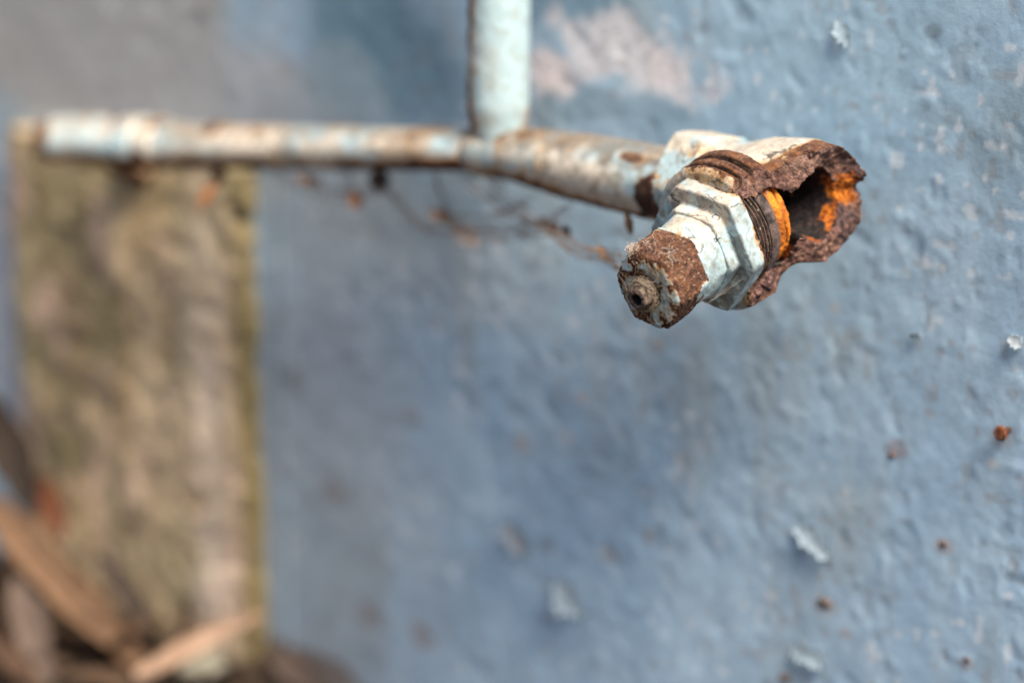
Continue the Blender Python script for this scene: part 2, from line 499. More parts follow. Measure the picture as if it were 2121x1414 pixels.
# ring path: left side, front, right side (as columns), stacked in z, closed with a top
ys = np.linspace(0.004, -PR, 8)
path = np.r_[np.c_[np.full(8, px0), ys], np.c_[xs[1:-1], np.full(nx_ - 2, -PR)], np.c_[np.full(8, px1), ys[::-1]]]
npth = len(path)
V = np.concatenate([np.c_[path, np.full(npth, z)] for z in zs])
top_rows = [np.c_[path[:, 0], 0.004 + (path[:, 1] - 0.004) * f, np.full(npth, ptop)] for f in (0.75, 0.5, 0.25, 0.0)]
V = np.concatenate([V] + top_rows)
Fq = grid_faces(nz_ + 4, npth)
P = V.copy()
nn = normals(V, Fq)
d = (fbm(P, 28, 4, 90) - 0.5) * 0.0045 + (fbm(P, 130, 3, 91) - 0.5) * 0.003
edge = np.exp(-np.minimum(np.abs(P[:, 0] - px0), np.abs(P[:, 0] - px1)) / 0.004)
d = d - edge * (0.0006 + 0.009 * fbm(P, 55, 3, 92) ** 2)
V = V + nn * d[:, None]
vs = fbm(P * np.array([1, 1, 0.30]), 62, 4, 93)
v2 = fbm(P * np.array([1, 1, 0.5]), 40, 3, 94)
v3 = fbm(P, 95, 3, 95)
c = lerp((0.54, 0.375, 0.205), (0.76, 0.57, 0.35), sst(0.35, 0.68, vs))
c = lerp(c, (0.32, 0.265, 0.14), 0.75 * sst(0.50, 0.66, v2))
c = lerp(c, (0.78, 0.54, 0.39), 0.85 * sst(0.56, 0.68, fbm(P * np.array([1, 1, 0.4]), 48, 3, 96)))
c = lerp(c, (0.24, 0.175, 0.115), 0.75 * sst(0.58, 0.70, v3))
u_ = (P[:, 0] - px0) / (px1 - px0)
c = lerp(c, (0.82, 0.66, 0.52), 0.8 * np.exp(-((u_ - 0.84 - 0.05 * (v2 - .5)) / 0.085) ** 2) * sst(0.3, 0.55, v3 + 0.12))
c = lerp(c, (0.20, 0.155, 0.065), 0.9 * sst(0.93, 0.985, u_ + 0.03 * (v3 - .5)))  # dark olive right edge and side face, shade painted into the colour
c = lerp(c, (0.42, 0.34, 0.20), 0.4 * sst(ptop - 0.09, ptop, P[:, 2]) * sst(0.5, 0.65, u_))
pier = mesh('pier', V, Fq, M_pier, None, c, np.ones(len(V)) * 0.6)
tag(pier, 'rough bare tan pier with olive moss streaks under the left end of the pipe', 'pier')
# dry plaster lip along the pier's right side
lip = []
t = np.linspace(0, 1, 120)
lp = np.stack([np.interp(t, [0, 1], [px1 + 0.012, px1 + 0.013]) + 0.0016 * (fbm(np.c_[t * 30, t * 0, t * 0], 1, 3, 2) - .5), np.full(120, -0.0006), np.linspace(GROUND_Z - 0.02, ptop - 0.003, 120)], 1)
V, Fq = tube(lp, 0.0012 * (0.1 + 0.9 * vn(np.c_[t * 40, t * 0, t * 0], 1, 4)), 8)
cc = lerp((0.24, 0.31, 0.37), (0.27, 0.29, 0.31), sst(0.4, 0.6, vn(V, 60, 9)))
mesh('plaster_lip', V, Fq, M_wall, wall, cc, np.zeros(len(V)))

# ------------------------------------------------------------------ painted metal colouring
PAINT_A, PAINT_B = np.array((0.35, 0.455, 0.475)), np.array((0.52, 0.45, 0.365))
RUST_D, RUST_M, RUST_L = np.array((0.034, 0.014, 0.010)), np.array((0.105, 0.042, 0.024)), np.array((0.20, 0.100, 0.060))
ORANGE, STAIN = np.array((0.62, 0.20, 0.015)), np.array((0.40, 0.21, 0.06))

def coat(P, m, f=1.0, warm=None, dirt=0.5, seed=0, orange=0.15, rust_tone=0.0):
    """colours for peeling paint: m is the rust amount (paint below 0.45, bare rust above 0.55)"""
    n1, n2, n3 = fbm(P, 0.16 * f, 3, seed + 1), fbm(P, 0.55 * f, 3, seed + 2), fbm(P, 1.6 * f, 2, seed + 3)
    wv = n1 if warm is None else np.clip(warm + (n1 - 0.5) * 1.2, 0, 1)
    paint = lerp(PAINT_A, PAINT_B, sst(0.35, 0.7, wv))
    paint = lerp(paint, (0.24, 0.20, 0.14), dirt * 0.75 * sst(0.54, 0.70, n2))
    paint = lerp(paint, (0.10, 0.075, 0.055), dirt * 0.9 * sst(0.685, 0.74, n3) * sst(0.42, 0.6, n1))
    paint = lerp(paint, STAIN, 0.75 * sst(0.30, 0.46, m))
    tone = np.clip(n2 * 0.65 + n3 * 0.35 + rust_tone, 0, 1)
    rustc = lerp(RUST_D, RUST_M, sst(0.28, 0.5, tone))
    rustc = lerp(rustc, RUST_L, sst(0.5, 0.72, tone))
    rustc = lerp(rustc, (0.40, 0.145, 0.02), orange * sst(0.52, 0.62, fbm(P, 0.5 * f, 2, seed + 9)))
    k = sst(0.46, 0.53, m)
    return lerp(paint, rustc, k), k

# ------------------------------------------------------------------ the valve: frame
A3 = RIGHT * -0.70 + UP * -0.375 - FWD * 0.60
A3 /= np.linalg.norm(A3)
U3 = np.array([1.0, 0, 0]) - A3 * A3[0]
U3 /= np.linalg.norm(U3)
Y3 = np.cross(A3, U3)
MM = 0.001
HEX_Y, NX, NY, TILT = -3.0, -8.3, -4.6, 0.085                # the hexagon and the bonnet's axis sit off the barrel's axis
valve = empty('broken_valve')
valve.matrix_world = Matrix(((U3[0] * MM, Y3[0] * MM, A3[0] * MM, VALVE[0]), (U3[1] * MM, Y3[1] * MM, A3[1] * MM, VALVE[1]),
                             (U3[2] * MM, Y3[2] * MM, A3[2] * MM, VALVE[2]), (0, 0, 0, 1)))
# parts are modelled in millimetres and baked to metres, so the thing itself keeps unit scale
valve.matrix_world = Matrix(((U3[0], Y3[0], A3[0], VALVE[0]), (U3[1], Y3[1], A3[1], VALVE[1]), (U3[2], Y3[2], A3[2], VALVE[2]), (0, 0, 0, 1)))
tag(valve, 'broken rusty water valve with peeling white paint, torn open at its outlet', 'valve')
def W(p):
    """valve millimetres to world"""
    p = np.asarray(p, float) * MM
    return VALVE + p[..., :1] * U3 + p[..., 1:2] * Y3 + p[..., 2:3] * A3

def off(V):
    """the bonnet's axis: beside the barrel's and tipped a little downward"""
    V = np.array(V, float)
    V[:, 0] += NX + 0.09 * np.clip(V[:, 2] - 33, 0, None)
    V[:, 1] += NY - TILT * (V[:, 2] - 38)
    return V

def vpart(name, V, Fq, col, rust, parent=None):
    if name != 'valve_body':
        V = off(V)
    return mesh(name, V * MM, Fq, M_metal, parent or valve, col, rust)

# ------------------------------------------------------------------ valve body: implicit surface, meshed by surface nets
def surface_nets(Fd, o, hstep):
    S = Fd < 0
    nx, ny, nz = Fd.shape
    c = np.zeros((nx - 1, ny - 1, nz - 1), np.int8)
    for dx in (0, 1):
        for dy in (0, 1):
            for dz in (0, 1):
                c += S[dx:nx - 1 + dx, dy:ny - 1 + dy, dz:nz - 1 + dz]
    act = (c > 0) & (c < 8)
    idx = np.full(act.shape, -1, np.int64)
    I = np.argwhere(act)
    idx[act] = np.arange(len(I))
    acc, cnt = np.zeros((len(I), 3)), np.zeros(len(I))
    cor = [(x, y, z) for x in (0, 1) for y in (0, 1) for z in (0, 1)]
    val = {k: Fd[I[:, 0] + k[0], I[:, 1] + k[1], I[:, 2] + k[2]] for k in cor}
    for a in cor:
        for ax in range(3):
            if a[ax] == 0:
                b = list(a); b[ax] = 1; b = tuple(b)
                va, vb = val[a], val[b]
                cr = (va < 0) != (vb < 0)
                t = np.where(cr, va / np.where(cr, va - vb, 1), 0)
                for k in range(3):
                    acc[:, k] += np.where(cr, a[k] + (t if k == ax else 0), 0)
                cnt += cr
    V = o + (I + acc / cnt[:, None]) * hstep
    quads = []
    for ax in range(3):
        u, v = [(1, 2), (2, 0), (0, 1)][ax]
        sl0, sl1 = [slice(None)] * 3, [slice(None)] * 3
        sl0[ax], sl1[ax] = slice(0, -1), slice(1, None)
        a, b = S[tuple(sl0)], S[tuple(sl1)]
        E = np.argwhere(a != b)
        E = E[(E[:, u] > 0) & (E[:, v] > 0) & (E[:, u] < Fd.shape[u] - 1) & (E[:, v] < Fd.shape[v] - 1)]
        q = []
        for du, dv in ((-1, -1), (0, -1), (0, 0), (-1, 0)):
            X = E.copy(); X[:, u] += du; X[:, v] += dv
            q.append(idx[X[:, 0], X[:, 1], X[:, 2]])
        q = np.stack(q, 1)
        flip = ~a[E[:, 0], E[:, 1], E[:, 2]]
        q[flip] = q[flip][:, ::-1]
        quads.append(q)
    return V, np.concatenate(quads)

def smin(a, b, k):
    t = np.clip(0.5 + 0.5 * (b - a) / k, 0, 1)
    return b * (1 - t) + a * t - k * t * (1 - t)

HS = 0.42
ox, oy, oz = -49.0, -30.0, -26.0
nx, ny, nz = int(68 / HS), int(54 / HS), int(58 / HS)
X, Y, Z = np.meshgrid(ox + HS * np.arange(nx), oy + HS * np.arange(ny), oz + HS * np.arange(nz), indexing='ij')
G = np.stack([X.ravel(), Y.ravel(), Z.ravel()], 1)
def body_fields(G):
    x, y, z = G[:, 0], G[:, 1], G[:, 2]
    rb = np.hypot(y, z)
    Rb = 14.0 + 4.6 * np.exp(-((x - 3) / 14.0) ** 2) + 0.9 * sst(6, 14, x)
    barrel = np.maximum(rb - Rb, np.maximum(-44 - x, x - 30))
    th = np.arctan2(y, z)
    th = np.arctan2(y - HEX_Y, z)
    rh = np.hypot(y - HEX_Y, z)
    hx = 20.0 * hexr(th, math.radians(20), 18)
    hexp = np.maximum(rh - hx, np.abs(x + 37.2) - 6.6)
    rn = np.hypot(x - NX, y - NY + TILT * (z - 38))
    an = np.degrees(np.arctan2(y - NY + TILT * (z - 38), x - NX))
    gd = sst(150, 120, an) * sst(30, 45, an)
    Rn = np.interp(z, [-6, 6, 14.5, 16.5, 17.5, 28, 28.8, 29.4, 30], [16.5, 18.0, 20.2, 22.9, 23.4, 22.9, 22.2, 21.4, 20.6])
    Rn = Rn - gd * (2.6 * sst(20.4, 21.0, z) * sst(22.8, 22.3, z) + 2.4 * sst(25.4, 25.9, z) * sst(27.2, 26.7, z))
    neck = np.maximum(rn - Rn, np.maximum(-6 - z, z - 29.6))
    out = smin(barrel, neck, 3.5)
    out = smin(out, hexp, 1.8)
    inner = np.maximum(rb - np.interp(x, [-20, 0, 6, 13], [8.5, 9.4, 10.4, 12.2]), -14 - x)
    inneck = np.maximum(rn - 17.2, np.maximum(8 - z, z - 40))
    inn = smin(inner, inneck, 2.0)
    inl = np.maximum(np.hypot(y - HEX_Y, z) - 8.5, x + 10)
    inn = np.minimum(inn, inl)
    return out, inn
out, inn = body_fields(G)
band = np.abs(out) < 7
nlo = np.zeros(len(G)); nhi = np.zeros(len(G))
sel = (G[:, 0] > -6) & (out < 3)
nlo[sel] = fbm(G[sel], 0.11, 3, 201) - 0.5
nhi[sel] = np.round(fbm(G[sel], 0.30, 3, 203) * 9) / 9 - 0.5
def cut_field(G, nlo, nhi, o):
    x, y, z = G[:, 0], G[:, 1], G[:, 2]
    # the outlet is broken off: a ragged break across the pipe, further back on the bottom and round the neck
    lim = 10.6 - 0.07 * (y - 4) - 2.5 * sst(-9, -17, y) - 7.5 * sst(1, 17, z)
    lim = lim - 1.5 * np.exp(-(((y + 1.0) / 2.0) ** 2 + ((z + 15) / 6) ** 2)) + 1.4 * np.exp(-(((y - 3.5) / 2.0) ** 2 + ((z + 16) / 5) ** 2))
    lim = lim + 0.8 - 0.65 * np.clip(-o, 0, 7) * sst(6, -4, z)          # the break dishes inward
    return x - (lim + nlo * 5.5 + nhi * 2.6)
cut = cut_field(G, nlo, nhi, out)
Fd = np.maximum(np.maximum(out, -inn), cut)
Fd = Fd.reshape(nx, ny, nz)
V, Fq = surface_nets(Fd, np.array([ox, oy, oz]), HS)
n0 = normals(V, Fq)
o_, i_ = body_fields(V)
sel = V[:, 0] > -6
nlo = np.zeros(len(V)); nhi = np.zeros(len(V))
nlo[sel] = fbm(V[sel], 0.11, 3, 201) - 0.5
nhi[sel] = np.round(fbm(V[sel], 0.30, 3, 203) * 9) / 9 - 0.5
c_ = cut_field(V, nlo, nhi, o_)
torn = sst(1.1, 0.5, np.abs(c_)) * sst(-0.35, -0.9, o_)
inner = sst(0.8, 0.2, np.abs(i_)) * (o_ < -1.5)
outer = sst(0.5, 0.1, np.abs(o_))
x, y, z = V[:, 0], V[:, 1], V[:, 2]
na, nb = fbm(V, 0.14, 4, 211), fbm(V, 0.45, 4, 213)
m = 0.16 + (na - 0.5) * 0.75 + (nb - 0.5) * 0.55
rn = np.hypot(x - NX, y - NY + TILT * (z - 38))
angn = np.degrees(np.arctan2(y - NY + TILT * (z - 38), x - NX))
# bare rust: band along the break, top of the collar, the underside, the joint at the inlet
m = m + 0.62 * sst(9.0, 1.5, -c_ + (nb - .5) * 6 + (na - .5) * 8)
coll = sst(14.5, 16.5, z) * sst(17.5, 19, rn)
m = m + coll * (0.55 * sst(135, 105, angn + (na - .5) * 60) * sst(38, 60, angn) + 0.10)
m = m - coll * 0.65 * (np.exp(-(((angn - 66) / 10) ** 2)) * sst(21.5, 24, z) + 0.7 * np.exp(-(((angn - 66) / 8) ** 2 + ((z - 16) / 3) ** 2)))
m = m + coll * 0.6 * (sst(20.2, 20.8, z) * sst(23, 22.4, z) + sst(25.2, 25.8, z) * sst(27.4, 26.8, z)) * sst(150, 120, angn) * sst(40, 60, angn)
m = m - 0.35 * sst(27.6, 28.4, z) * sst(30, 29.8, z) * (rn < 23.5)
m = m + 0.12 * sst(-12, -19, y) * sst(-6, 6, z)
m = m + 1.1 * np.exp(-(((x + 43.5 + 0.16 * (y + 6)) / 3.0) ** 2 + ((y + 7) / 8) ** 2)) * sst(-2, 4, z)
m = m - 0.55 * coll * np.exp(-(((angn + 95) / 28) ** 2))
m = np.where((torn > 0.5) | (inner > 0.5), 1.0, m)
warm = 0.25 + 0.55 * sst(4, 17, y)
col, k = coat(V, m, 1.0, warm, 0.55, 220, 0.2, 0.04)
slot = (sst(20.2, 20.8, z) * sst(23, 22.4, z) + sst(25.2, 25.8, z) * sst(27.4, 26.8, z)) * sst(148, 132, angn + (na - .5) * 30) * sst(55, 72, angn + (nb - .5) * 30) * coll
col = lerp(col, (0.028, 0.013, 0.009), 0.85 * slot)
# broken metal: purple brown, grainy; inside: near black with bright orange scale
tg = fbm(V, 0.9, 3, 231)
tc_ = lerp((0.080, 0.037, 0.029), (0.265, 0.135, 0.098), sst(0.35, 0.68, tg))
tc_ = lerp(tc_, (0.33, 0.20, 0.15), 0.5 * sst(0.3, 0.7, fbm(V, 0.12, 2, 233)) * sst(6, 16, y))
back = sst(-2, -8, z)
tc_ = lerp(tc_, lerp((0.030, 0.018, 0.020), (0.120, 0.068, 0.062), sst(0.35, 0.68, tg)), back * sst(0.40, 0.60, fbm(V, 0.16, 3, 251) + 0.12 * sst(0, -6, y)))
oc = lerp((0.26, 0.06, 0.007), (0.62, 0.175, 0.012), sst(0.35, 0.65, fbm(V, 0.7, 3, 237)))
ot = sst(0.46, 0.60, (fbm(V, 0.26, 3, 252) - 0.5) * 0.7 + 0.90 * np.exp(-(((y - 0.5) / 7.0) ** 2 + ((z + 13.0) / 6) ** 2))) * sst(-1.0, -2.6, o_ + (nb - .5) * 3)
tc_ = lerp(tc_, (0.20, 0.085, 0.045), 0.6 * sst(0.05, 0.5, ot))
tc_ = lerp(tc_, oc, ot)
bcr = sst(0.965, 0.99, ridge(V, 0.11, 3, 246)) * sst(0.50, 0.60, fbm(V, 0.10, 2, 247)) * outer * (1 - k)
col = lerp(col, (0.05, 0.035, 0.02), 0.85 * bcr)
col = lerp(col, tc_, torn)
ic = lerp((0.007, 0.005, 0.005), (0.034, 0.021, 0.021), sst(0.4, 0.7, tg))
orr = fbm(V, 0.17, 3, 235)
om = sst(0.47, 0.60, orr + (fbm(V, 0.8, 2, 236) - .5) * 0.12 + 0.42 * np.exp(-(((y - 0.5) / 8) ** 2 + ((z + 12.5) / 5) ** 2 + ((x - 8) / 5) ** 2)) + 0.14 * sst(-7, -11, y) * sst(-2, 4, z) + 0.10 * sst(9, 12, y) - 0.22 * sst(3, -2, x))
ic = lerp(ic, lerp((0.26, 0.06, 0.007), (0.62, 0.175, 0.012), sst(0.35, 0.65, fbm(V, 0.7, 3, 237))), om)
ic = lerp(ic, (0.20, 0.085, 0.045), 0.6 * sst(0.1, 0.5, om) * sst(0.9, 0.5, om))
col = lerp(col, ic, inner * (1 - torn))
rough_amt = np.clip(np.maximum(k, np.maximum(torn, inner)), 0, 1)
fine = (fbm(V, 0.9, 2, 241) - 0.5)
disp = rough_amt * fine * 0.38 + torn * (fbm(V, 0.24, 3, 243) - 0.5) * 1.4 - k * outer * 0.18 + (1 - rough_amt) * (fbm(V, 0.35, 2, 244) - 0.5) * 0.5
V = V + n0 * disp[:, None]
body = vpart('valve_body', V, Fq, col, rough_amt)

# ------------------------------------------------------------------ lathe-like parts with hexagonal sections
def polar(prof, n, ds, phase=0.0, p=16):
    """prof rows: s along the axis, radius, hexness 0..1 (mm)"""
    q = resample(prof, ds)
    th = np.linspace(0, 2 * np.pi, n, endpoint=False)
    f = hexr(th, phase, p)
    R = q[:, 1:2] * ((1 - q[:, 2:3]) * 0.955 + q[:, 2:3] * f[None, :])
    V = np.stack([R * np.cos(th), R * np.sin(th), np.broadcast_to(q[:, :1], R.shape)], -1).reshape(-1, 3)
    return V, grid_faces(len(q), n, True), np.tile(th, len(q)), np.repeat(q[:, 0], n), R.ravel()
PH = math.radians(-8)

# bonnet: big hexagon, small hexagon, cone
V, Fq, th, s, R = polar([(28.0, 13, 0), (28.3, 18.8, 0.95), (29.0, 20.7, 1), (34.8, 20.5, 1), (35.2, 20.0, 1), (35.2, 17.5, 1), (35.0, 15.7, 0.95), (35.3, 15.2, 0.9),
                         (38.9, 15.1, 0.95), (39.4, 14.6, 0.9), (39.4, 13.5, 0.5), (41.0, 13.2, 0.1), (45.5, 12.8, 0), (48.2, 12.3, 0), (48.4, 8, 0)], 420, 0.18, PH, 26)
n0 = normals(V, Fq)
ang = np.degrees(th)
ang = (ang + 180) % 360 - 180
na, nb = fbm(V, 0.16, 4, 251), fbm(V, 0.6, 3, 253)
m = 0.14 + (na - 0.5) * 0.62 + (nb - 0.5) * 0.35
m = m + 0.30 * sst(31.5, 29, s) + 0.22 * sst(46, 48.2, s) * sst(0.4, 0.6, na)
m = m + 0.16 * sst(-50, -100, ang) * (ang < 0)
top_ = np.sin(th)
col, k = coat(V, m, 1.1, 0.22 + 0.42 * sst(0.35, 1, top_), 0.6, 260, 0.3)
sm = sst(0.52, 0.64, fbm(V, 0.13, 4, 268)) * sst(0.40, 0.60, nb)
col = lerp(col, (0.15, 0.125, 0.10), 0.45 * sm * (1 - k))
# grey dirt on the front step, which also paints in its shade
gr = np.exp(-((s - 35.1) / 0.5) ** 2) * sst(0.40, 0.58, fbm(V, 0.3, 3, 262))
col = lerp(col, (0.16, 0.15, 0.135), 0.75 * gr * (1 - k))
# hairline cracks in the thick paint
cr = sst(0.965, 0.99, ridge(V, 0.16, 3, 266)) * sst(0.5, 0.62, fbm(V, 0.12, 2, 267))
col = lerp(col, (0.05, 0.035, 0.025), 0.85 * cr)
disp = (fbm(V, 0.22, 3, 264) - 0.5) * 0.6 + (nb - .5) * 0.25 - k * 0.22 - cr * 0.25
V = V + n0 * disp[:, None]
vpart('bonnet', V, Fq, col, k)

# threaded sleeve, bare because the neck round it has broken away
prof = [(17.8, 12, 0), (18.0, 15.9, 0), (18.8, 17.0, 0), (22.6, 17.1, 0)]
for q in range(5):
    b0 = 22.9 + q * 1.35
    prof += [(b0, 16.25, 0), (b0 + 0.25, 16.2, 0), (b0 + 0.62, 17.35, 0), (b0 + 0.85, 17.35, 0), (b0 + 1.2, 16.3, 0)]
prof += [(30.5, 16.2, 0)]
q_ = np.array(prof, float)
seg = np.r_[0, np.cumsum(np.hypot(np.diff(q_[:, 0]), np.diff(q_[:, 1])))]
tt = np.linspace(0, seg[-1], int(seg[-1] / 0.14))
q2 = np.stack([np.interp(tt, seg, q_[:, 0]), np.interp(tt, seg, q_[:, 1]) / 0.955, np.zeros(len(tt))], 1)
def polar_raw(q, n):
    th = np.linspace(0, 2 * np.pi, n, endpoint=False)
    R = np.repeat(q[:, 1:2] * 0.955, n, 1)
    V = np.stack([R * np.cos(th), R * np.sin(th), np.broadcast_to(q[:, :1], R.shape)], -1).reshape(-1, 3)
    return V, grid_faces(len(q), n, True), np.tile(th, len(q)), np.repeat(q[:, 0], n)
V, Fq, th, s = polar_raw(q2, 300)
n0 = normals(V, Fq)
Rr = np.hypot(V[:, 0], V[:, 1])
g1 = fbm(V, 0.3, 4, 271)
col = lerp((0.018, 0.011, 0.008), (0.085, 0.052, 0.042), sst(0.35, 0.7, g1))
col = lerp(col, (0.13, 0.088, 0.078), 0.8 * sst(22.8, 21.5, s) * sst(0.3, 0.6, g1))
col = lerp(col, (0.16, 0.105, 0.07), 0.5 * sst(16.9, 17.3, Rr) * sst(22.6, 23.2, s) * sst(0.4, 0.6, fbm(V, 0.5, 2, 272)))
col = lerp(col, (0.60, 0.47, 0.30), 0.7 * sst(0.76, 0.80, vn(V, 0.9, 273)) * sst(23, 24, s) * sst(0.5, 0.6, vn(V, 0.25, 274)))
V = V + n0 * ((fbm(V, 0.7, 3, 275) - .5) * 0.35)[:, None]
vpart('thread_sleeve', V, Fq, col, np.full(len(V), 0.45))

# orange washer on the end of the spindle
V, Fq, th, s, R = polar([(11.2, 0.5, 0), (11.4, 14.9, 0), (12.2, 16.3, 0), (13.8, 15.8, 0), (15.8, 16.7, 0), (17.2, 15.9, 0), (17.6, 10, 0)], 300, 0.2)
n0 = normals(V, Fq)
g1, g2 = fbm(V, 0.3, 4, 281), fbm(V, 0.8, 3, 282)
col = lerp((0.36, 0.095, 0.006), (0.74, 0.215, 0.010), sst(0.3, 0.6, g1))
a_ = np.degrees(th); a_ = (a_ + 180) % 360 - 180
col = lerp(col, (0.16, 0.085, 0.06), 0.8 * sst(0.5, 0.62, g2) * sst(25, 50, a_))
ck = np.exp(-((s - 13.8 - 0.5 * np.sin(th * 5)) / 0.28) ** 2) * sst(0.42, 0.55, fbm(V, 0.18, 2, 283))
col = lerp(col, (0.06, 0.02, 0.006), 0.85 * ck)
V = V + n0 * ((g2 - .5) * 0.6 - ck * 0.7)[:, None]
vpart('washer', V, Fq, col, np.full(len(V), 0.5))

# gland nut
V, Fq, th, s, R = polar([(46.9, 7, 0), (47.0, 12.0, 0.6), (47.6, 13.3, 0.95), (50, 13.6, 1), (58.5, 13.6, 1), (60.4, 13.3, 0.95), (61.3, 12.7, 0.7),
                         (61.9, 11.8, 0.4), (62.3, 10.5, 0.05), (62.6, 7.5, 0), (62.4, 6.0, 0), (61.5, 5.3, 0), (61.0, 4.0, 0)], 420, 0.17, PH, 24)
n0 = normals(V, Fq)
R0 = np.hypot(V[:, 0], V[:, 1])
a_ = np.degrees(th); a_ = (a_ + 180) % 360 - 180
na, nb = fbm(V, 0.20, 4, 291), fbm(V, 0.6, 3, 293)
face = sst(60.6, 61.9, s)
m = 1.0 - face * (0.70 - 0.22 * sst(10.2, 12.2, R0) * sst(140, 60, np.abs(a_)))
m = m + (na - .5) * 1.0 * face + (nb - .5) * 1.1 * face
m = m + face * 0.40 * np.exp(-(((a_ + 120) / 28) ** 2)) * sst(6, 10, R0) + face * 0.35 * np.exp(-(((a_ + 50) / 22) ** 2)) * sst(7, 10, R0)
# left over chips of paint: one at the back of the lower right corner, one behind the top
chip = np.exp(-(((a_ + 22) / 19) ** 2 + ((s - 49.0) / 4.0) ** 2))
m = m + face * 0.45 * np.exp(-(((a_ - 105) / 42) ** 2)) * sst(8.0, 10.5, R0)
m = m - 0.85 * sst(0.35, 0.55, chip + (nb - .5) * 0.5)
m = m - 0.7 * sst(0.4, 0.6, np.exp(-(((a_ - 108) / 26) ** 2 + ((s - 47.6) / 1.1) ** 2)) + (nb - .5) * 0.5)
up_ = np.sin(th)
col, k = coat(V, m, 1.3, np.full(len(V), 0.22), 1.0, 300, 0.12, 0.02 + 0.0 * up_)
gl = (fbm(V, 1.9, 2, 305) - .5)
pitn = sst(0.66, 0.76, fbm(V, 0.75, 2, 306))
disp = k * gl * 0.55 + k * (na - .5) * 0.4 - k * 0.2 - k * pitn * 0.2 + (1 - k) * (fbm(V, 0.4, 3, 307) - .5) * 0.6
col = lerp(col, (0.035, 0.015, 0.010), 0.6 * pitn * k)
# pale crumbs caught in the rust
col = lerp(col, (0.20, 0.165, 0.11), 0.55 * face * (1 - k) * sst(0.38, 0.58, na * 0.5 + nb * 0.5))
cru = sst(0.765, 0.80, vn(V, 1.5, 308)) * sst(0.45, 0.6, vn(V, 0.3, 309)) * k
col = lerp(col, (0.42, 0.30, 0.20), 0.7 * cru)
disp = disp + cru * 0.25
V = V + n0 * disp[:, None]
vpart('gland_nut', V, Fq, col, k)

# spindle stub with its hole
V, Fq, th, s, R = polar([(58, 3.9, 0), (62.2, 4.0, 0), (64.2, 3.9, 0), (66.0, 3.7, 0), (66.9, 3.2, 0), (67.0, 2.2, 0), (66.5, 1.75, 0), (62.0, 1.6, 0), (61.8, 0.05, 0)], 130, 0.16)
n0 = normals(V, Fq)
g1, g2 = fbm(V * np.array([1, 1, 2.6]), 0.45, 4, 311), fbm(V, 1.2, 3, 312)
col = lerp((0.040, 0.026, 0.020), (0.25, 0.18, 0.125), sst(0.36, 0.62, g1 * 0.7 + g2 * 0.3))
col = lerp(col, (0.10, 0.062, 0.052), 0.8 * sst(66.1, 66.8, s))
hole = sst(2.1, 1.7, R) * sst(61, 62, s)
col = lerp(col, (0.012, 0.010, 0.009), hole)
V = V + n0 * ((g1 - .5) * 0.7 + (g2 - .5) * 0.4)[:, None]
V[:, 0] += -0.25 * (s - 60) * 0.15
V[:, 1] += -0.5 * sst(60, 68, s)
vpart('spindle', V, Fq, col, np.full(len(V), 0.8))

# loose slabs of rust hanging on the break under the thread
def chunk(c, size, seed, squash):
    V, Fq = lumpy((0, 0, 0), size, seed, squash, 22, 0.55)
    V = V + (fbm(V + 50, 0.8, 3, seed + 1) - .5)[:, None] * 1.2
    g = fbm(V + 20, 0.9, 3, seed + 2)
    col = lerp((0.075, 0.036, 0.032), (0.26, 0.14, 0.115), sst(0.3, 0.7, g))
    vpart('rust_flake', V + np.asarray(c), Fq, col, np.ones(len(V)))
chunk((8.5, -15.0, 25.6), 3.6, 331, (1.2, 0.9, 0.7))
chunk((11.8, -13.6, 21.5), 3.0, 335, (0.8, 1.1, 1.0))
chunk((9.6, 14.6, 25.5), 2.2, 339, (1.0, 0.8, 0.9))

# ------------------------------------------------------------------ cobweb and lint on the valve's end
def fibre(p, steps, step, wander, pull=None, seed=0, r=0.05):
    rr = np.random.default_rng(seed)
    d = rr.normal(size=3)
    d /= np.linalg.norm(d)
    pts = [np.asarray(p, float)]
    for _ in range(steps):
        d = d + rr.normal(size=3) * wander
        if pull is not None:
            d = d + pull(pts[-1])
        d /= np.linalg.norm(d)
        pts.append(pts[-1] + d * step)
    return np.array(pts)
def ring_pull(center, rad, kk):
    def f(p):
        q = p - center
        r = math.hypot(q[0], q[1])
        return np.array([q[0], q[1], 0]) / (r + 1e-6) * (rad - r) * kk + np.array([-q[1], q[0], 0]) / (r + 1e-6) * 0.35 + np.array([0, 0, -q[2] * 0.10])
    return f
parts = []
for k in range(70):
    a = random.uniform(0, 2 * math.pi)
    z0 = random.uniform(61.6, 65)
    c = np.array([0, -0.2, (z0 + 64) / 2])
    parts.append(tube(fibre((4.1 * math.cos(a), 4.1 * math.sin(a), z0), 22, 0.45, 0.25, ring_pull(c, random.uniform(4.0, 4.5), 0.4), 400 + k),
                      random.uniform(0.035, 0.08), 4))
for k in range(26):                                           # wisps spreading over the face
    a = random.uniform(0, 2 * math.pi)
    e = a + random.uniform(-0.5, 0.5)
    r1 = random.uniform(8, 12.3)
    p0, p1 = np.array([4.6 * math.cos(a), 4.6 * math.sin(a), random.uniform(62.8, 66)]), np.array([r1 * math.cos(e), r1 * math.sin(e), 62.4])
    t = np.linspace(0, 1, 10)[:, None]
    parts.append(tube(p0 * (1 - t) + p1 * t + np.array([0, 0, -1.0]) * np.sin(t * math.pi) * 0.4, random.uniform(0.02, 0.045), 4))
V, Fq = join(parts)
V = off(V)
web = mesh('cobweb', W(V), Fq, M_web)
tag(web, 'dusty tangle of cobweb fibres wound round the hollow valve spindle', 'cobweb')
parts = []
ctr = np.array([-5.6, 10.6, 60.0])
